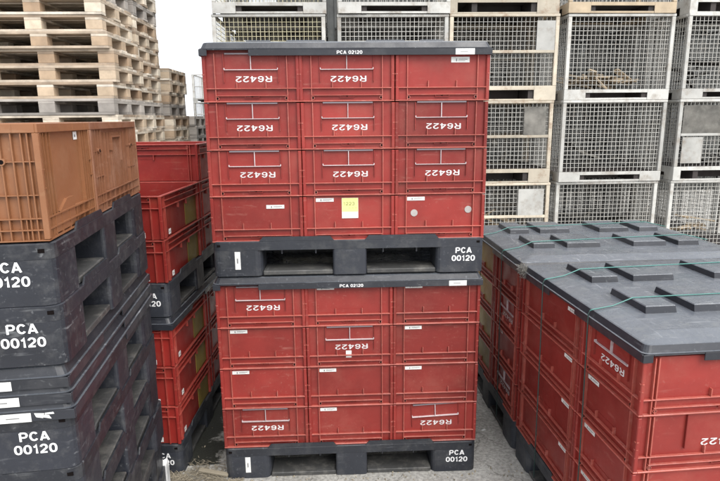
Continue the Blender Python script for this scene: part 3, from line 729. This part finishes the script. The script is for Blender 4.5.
# ------------------------------------------------------------------ wire mesh cages 1240 x 835, 0.905 tier
TH = .93
def cage_meshes(fk, wk, split, cell=.048):
    W, Dp = .61, .41; hb = .16 if split else .115; zs = .085 if split else .078; zb_ = .018 if split else .022; xs = .36
    frame = []
    for sx in (-1, 1):
        for sy in (-1, 1):
            f = MB()
            x0, x1 = sorted((sx*W, sx*(W-.042))); y0, y1 = sorted((sy*Dp, sy*(Dp-.042)))
            f.box(x0, x1, y0, y1, hb+.0005, TH-.033, fk, .004); frame.append(f.mesh('post'))
    r = MB()
    for sy in (-1, 1):
        y0, y1 = sorted((sy*(Dp+.003), sy*(Dp-.038))); r.box(-W-.003, W+.003, y0, y1, TH-.0325, TH-.004, fk, .004)
    for sx in (-1, 1):
        x0, x1 = sorted((sx*(W+.003), sx*(W-.038))); r.box(x0, x1, -Dp+.039, Dp-.039, TH-.0325, TH-.004, fk, .004)
    rim = r.mesh('top_rail')
    b = MB()                                                        # base: fascia with a fork slot on each side, and the floor
    for s in (-1, 1):
        y0, y1 = sorted((s*Dp, s*(Dp-.006)))
        b.box(-W, -(.52 if split else .36), y0, y1, .0, hb, fk, .002); b.box(.36, W, y0, y1, .0, hb, fk, .002); b.box(-(.5195 if split else .3595), .3595, y0, y1, zs+(.03 if split else 0), hb, fk, .002)
        b.box(-(.5195 if split else .3595), .3595, y0+s*-.004, y1+s*-.004, .0, zb_, fk, .002)
        x0, x1 = sorted((s*W, s*(W-.006)))
        b.box(x0, x1, -Dp+.0065, -.22, .0, hb, fk, .002); b.box(x0, x1, .22, Dp-.0065, .0, hb, fk, .002); b.box(x0, x1, -.2195, .2195, zs, hb, fk, .002)
    b.box(-W+.007, W-.007, -Dp+.007, Dp-.007, hb-.015, hb-.003, 'slot')
    for s in (-1, 1): b.box(s*.33-.03, s*.33+.03, -Dp+.02, Dp-.02, .004, hb-.016, 'slot')
    b.box(-.29, .29, -.05, .05, .004, hb-.016, 'slot')
    base = b.mesh('base')
    def panel(half, off, ax, zlo, zhi):
        p = MB(); q = .0021
        n = int(round(2*half/cell))
        for i in range(1, n):
            a = -half+2*half*i/n
            if ax == 'x': p.box(a-q, a+q, off-q, off+q, zlo, zhi, wk)
            else: p.box(off-q, off+q, a-q, a+q, zlo, zhi, wk)
        m = int(round((zhi-zlo)/cell))
        for j in range(1, m):
            z = zlo+(zhi-zlo)*j/m
            if ax == 'x': p.box(-half, half, off-q+.0048, off+q+.0048, z-q, z+q, wk)
            else: p.box(off-q+.0048, off+q+.0048, -half, half, z-q, z+q, wk)
        return p.mesh('mesh_panel')
    zl, zh = hb+.001, TH-.033
    pans = []
    if split:
        mid = MB(); zm = (zl+zh)/2; mid.box(-W+.043, W-.043, -Dp-.002, -Dp+.026, zm-.016, zm+.016, fk, .003)
        pans += [panel(W-.044, -Dp+.02, 'x', zl, zm-.016), panel(W-.044, -Dp+.02, 'x', zm+.016, zh)]
        midm = mid.mesh('middle_rail')
    else: pans.append(panel(W-.044, -Dp+.02, 'x', zl, zh)); midm = None
    pans.append(panel(W-.044, Dp-.02, 'x', zl, zh)); pans.append(panel(Dp-.044, -W+.02, 'y', zl, zh)); pans.append(panel(Dp-.044, W-.02, 'y', zl, zh))
    return frame, rim, base, pans, midm
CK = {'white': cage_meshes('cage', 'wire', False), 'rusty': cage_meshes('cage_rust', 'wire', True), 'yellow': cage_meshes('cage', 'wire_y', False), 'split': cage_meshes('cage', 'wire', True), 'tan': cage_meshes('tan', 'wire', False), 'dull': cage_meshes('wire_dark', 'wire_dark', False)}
def cage(label, loc, rz, kind):
    fr, rim, base, pans, mid = CK[kind]
    t = thing('wire_cage', label, 'cage', loc, (0, 0, rz), 'stacked wire mesh cages')
    [link('post', p, t) for p in fr]; link('top_rail', rim, t); link('base', base, t)
    for p in pans: link('mesh_panel', p, t)
    if mid: link('middle_rail', mid, t)
    return t
def plate(t, x0, x1, z0, z1, k, lab, y=-.408):
    p = MB(); p.box(x0, x1, y-.003, y, z0, z1, k); return link('sign_plate', p.mesh('sign_plate'), t, None, lab)
YC = 4.12
cols = [(-.727, 'yellow', 'first cage column from the left'), (.613, 'white', 'second cage column from the left'), (1.845, 'rusty', 'rusty beige cage column'), (3.155, 'white', 'white cage column right of the rusty one'), (4.52, 'split', 'cage column at the right edge')]
tiers = ['ground tier', 'second tier', 'third tier', 'top tier']
for ci, (cx, kd, nm) in enumerate(cols):
    for ti in range(4):
        k = kd
        if ci == 3 and ti == 3: k = 'tan'
        if ci == 4 and ti == 2: k = 'white'
        if ci == 4 and ti == 0: k = 'white'
        x = cx+random.uniform(-.012, .012); y = YC+.41+random.uniform(-.02, .02)
        t = cage(f'wire mesh cage, {tiers[ti]} of the {nm}', (x, y, ti*TH), random.uniform(-.01, .01)+(.012 if ci > 2 else 0), k)
        if ci == 2:
            if ti == 2: plate(t, .36, .565, .53, .855, 'cage', 'white plate at upper right of the mesh')
            if ti == 1:
                plate(t, .28, .53, .54, .86, 'scrap', 'dark sheet at upper right of the mesh')
            if ti == 0: plate(t, .24, .54, .53, .855, 'cage', 'white plate at upper right of the mesh')
        if ci == 4 and ti == 1:
            plate(t, -.56, .56, .54, .86, 'scrap', 'dark sheet behind the upper half'); plate(t, -.54, -.30, .2, .5, 'cage', 'white plate on the lower half')
    # a second and third rank of the same cages stand behind
    for rk in (1, 2):
        for ti in range(4):
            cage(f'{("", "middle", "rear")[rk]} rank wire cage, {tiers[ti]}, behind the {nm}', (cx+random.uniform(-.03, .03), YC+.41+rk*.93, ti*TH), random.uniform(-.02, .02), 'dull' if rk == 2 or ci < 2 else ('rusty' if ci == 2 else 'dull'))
# distant column beyond the wooden pallets
for ti in range(5):
    cage(f'small distant wire cage beyond the wooden pallets, {["lowest", "second", "third", "fourth", "highest"][ti]}', (-2.02, 8.9, ti*.5*.99), 0, 'split').scale = (1, 1, .55)

# contents of the cages
def junk(label, loc, n, w_, d_, h_, k, seed, cat='scrap'):
    rnd = random.Random(seed); b = MB()
    for i in range(n):
        L_ = rnd.uniform(.15, .5); a = rnd.uniform(0, PI); e = rnd.uniform(-.5, .5)
        mt = Matrix.Translation((rnd.uniform(-w_, w_), rnd.uniform(-d_, d_), rnd.uniform(.02, h_))) @ Euler((e, rnd.uniform(-.5, .5), a)).to_matrix().to_4x4()
        b.box(-L_/2, L_/2, -rnd.uniform(.01, .06), rnd.uniform(.01, .06), -.008, .008, k, 0, mt)
    o = link('scrap_heap', b.mesh('scrap_heap')); o.location = loc; tag(o, label, cat, 'loose contents of the wire cages', 'stuff')
junk('tan timber offcuts lying in a white cage, third tier', (3.155, YC+.41, 2*TH+.16), 26, .33, .22, .12, 'tan', 3)
for i, (ci, ti, hh) in enumerate([(0, 2, .5), (1, 2, .55), (2, 1, .5), (2, 2, .4), (2, 0, .5), (3, 1, .5), (3, 0, .5), (4, 2, .5), (4, 0, .45), (4, 1, .2), (0, 1, .5), (1, 1, .5)]):
    nm = cols[ci][2]
    junk(f'jumble of dark scrap inside the {tiers[ti]} cage, {nm}', (cols[ci][0], YC+.46, ti*TH+.165), 9, .30, .18, hh*.6, 'tan' if i % 4 == 0 else 'scrap', 20+i)

# ------------------------------------------------------------------ litter on the ground
def litter():
    rnd = random.Random(5); b = MB()
    for i in range(2300):
        # thickest against the foot of the left red stack, thinning to the centre stack
        x = rnd.uniform(-1.0, -.52); y = rnd.gauss(.0, .055) + (.02 if x < -.7 else -.01)
        if y > .05 and x < -.8: y = .045-rnd.random()*.1
        if y > -.005 and x > -.61: y = -.01-rnd.random()*.08
        L_ = rnd.uniform(.004, .03)*(1 if rnd.random() < .9 else 2.4); a = rnd.uniform(-1.2, 1.5); wd = rnd.uniform(.0004, .0013)
        mt = Matrix.Translation((x, y, rnd.uniform(.002, .020)*(1 if x < -.6 else .4))) @ Euler((rnd.uniform(-.3, .3), rnd.uniform(-.25, .25), a)).to_matrix().to_4x4()
        b.box(-L_/2, L_/2, -wd, wd, -wd*.6, wd*.6, 'straw', 0, mt)
    tag(link('straw_litter', b.mesh('straw_litter')), 'dry straw and wood splinters on the ground beside the stacks', 'litter', kind='stuff')
    b = MB()
    for i in range(260):
        x = rnd.uniform(-1.0, 1.0); y = rnd.uniform(-.14, .9) if rnd.random() < .5 else rnd.gauss(-.03, .04); r = rnd.uniform(.0015, .006)
        mt = Matrix.Translation((x, y, r*.6)) @ Euler((rnd.random()*3, rnd.random()*3, rnd.random()*3)).to_matrix().to_4x4(); b.box(-r, r, -r*.7, r*.7, -r*.5, r*.5, 'straw', r*.4, mt)
    tag(link('crumbs', b.mesh('crumbs')), 'small crumbs of grit scattered over the concrete', 'litter', kind='stuff')
    s = MB(); s.box(-.075, .075, -.012, .012, 0, .014, 'straw', .003)
    o = link('wood_stick', s.mesh('wood_stick')); o.location = (-.665, .03, .012); o.rotation_euler = (.1, .06, -.25); tag(o, 'broken wooden stick lying in the straw by the centre pallet', 'stick')
    b = MB()
    for i in range(300):
        t_ = rnd.gauss(0, .022); p = PN(-.004+rnd.gauss(0, .009), .985+t_); L_ = rnd.uniform(.004, .028); wd = rnd.uniform(.0004, .0010)
        mt = Matrix.Translation((p[0], p[1], ZT+.020+rnd.gauss(0, .016))) @ Euler((rnd.random()*6, rnd.random()*6, rnd.random()*6)).to_matrix().to_4x4(); b.box(-L_/2, L_/2, -wd, wd, -wd*.6, wd*.6, 'tuft', 0, mt)
    tag(link('straw_tuft', b.mesh('straw_tuft')), 'grey tuft of straw and cobweb caught between the two right hand lids', 'litter', kind='stuff')
    f = MB(); rnd2 = random.Random(2); nn = 7; vs = []; 
    for i in range(nn):
        for j in range(5):
            u = i/(nn-1); v = j/4; wdt = .035+.045*(1-v); vs.append(((u-.5)*wdt, .010*math.sin(u*9+v*2), v*.17-.0))
    fs = [(i*5+j, (i+1)*5+j, (i+1)*5+j+1, i*5+j+1) for i in range(nn-1) for j in range(4)]; f.raw(vs, fs, 'film')
    o = link('plastic_film', f.mesh('plastic_film', True)); o.location = (-.868, -.11, .02); o.rotation_euler = (.0, .15, 0)
    md = o.modifiers.new('s', 'SOLIDIFY'); md.thickness = .0012
    tag(o, 'crumpled whitish plastic film poking up behind the left pallets', 'plastic film')
    p = MB(); p.box(-.012, .012, -.006, .006, 0, .002, 'film', .0006); o = link('paper_scrap', p.mesh('paper_scrap')); o.location = (.735, .36, .001); o.rotation_euler = (0, 0, .6); tag(o, 'tiny white scrap lying on the concrete in the right lane', 'scrap')
litter()
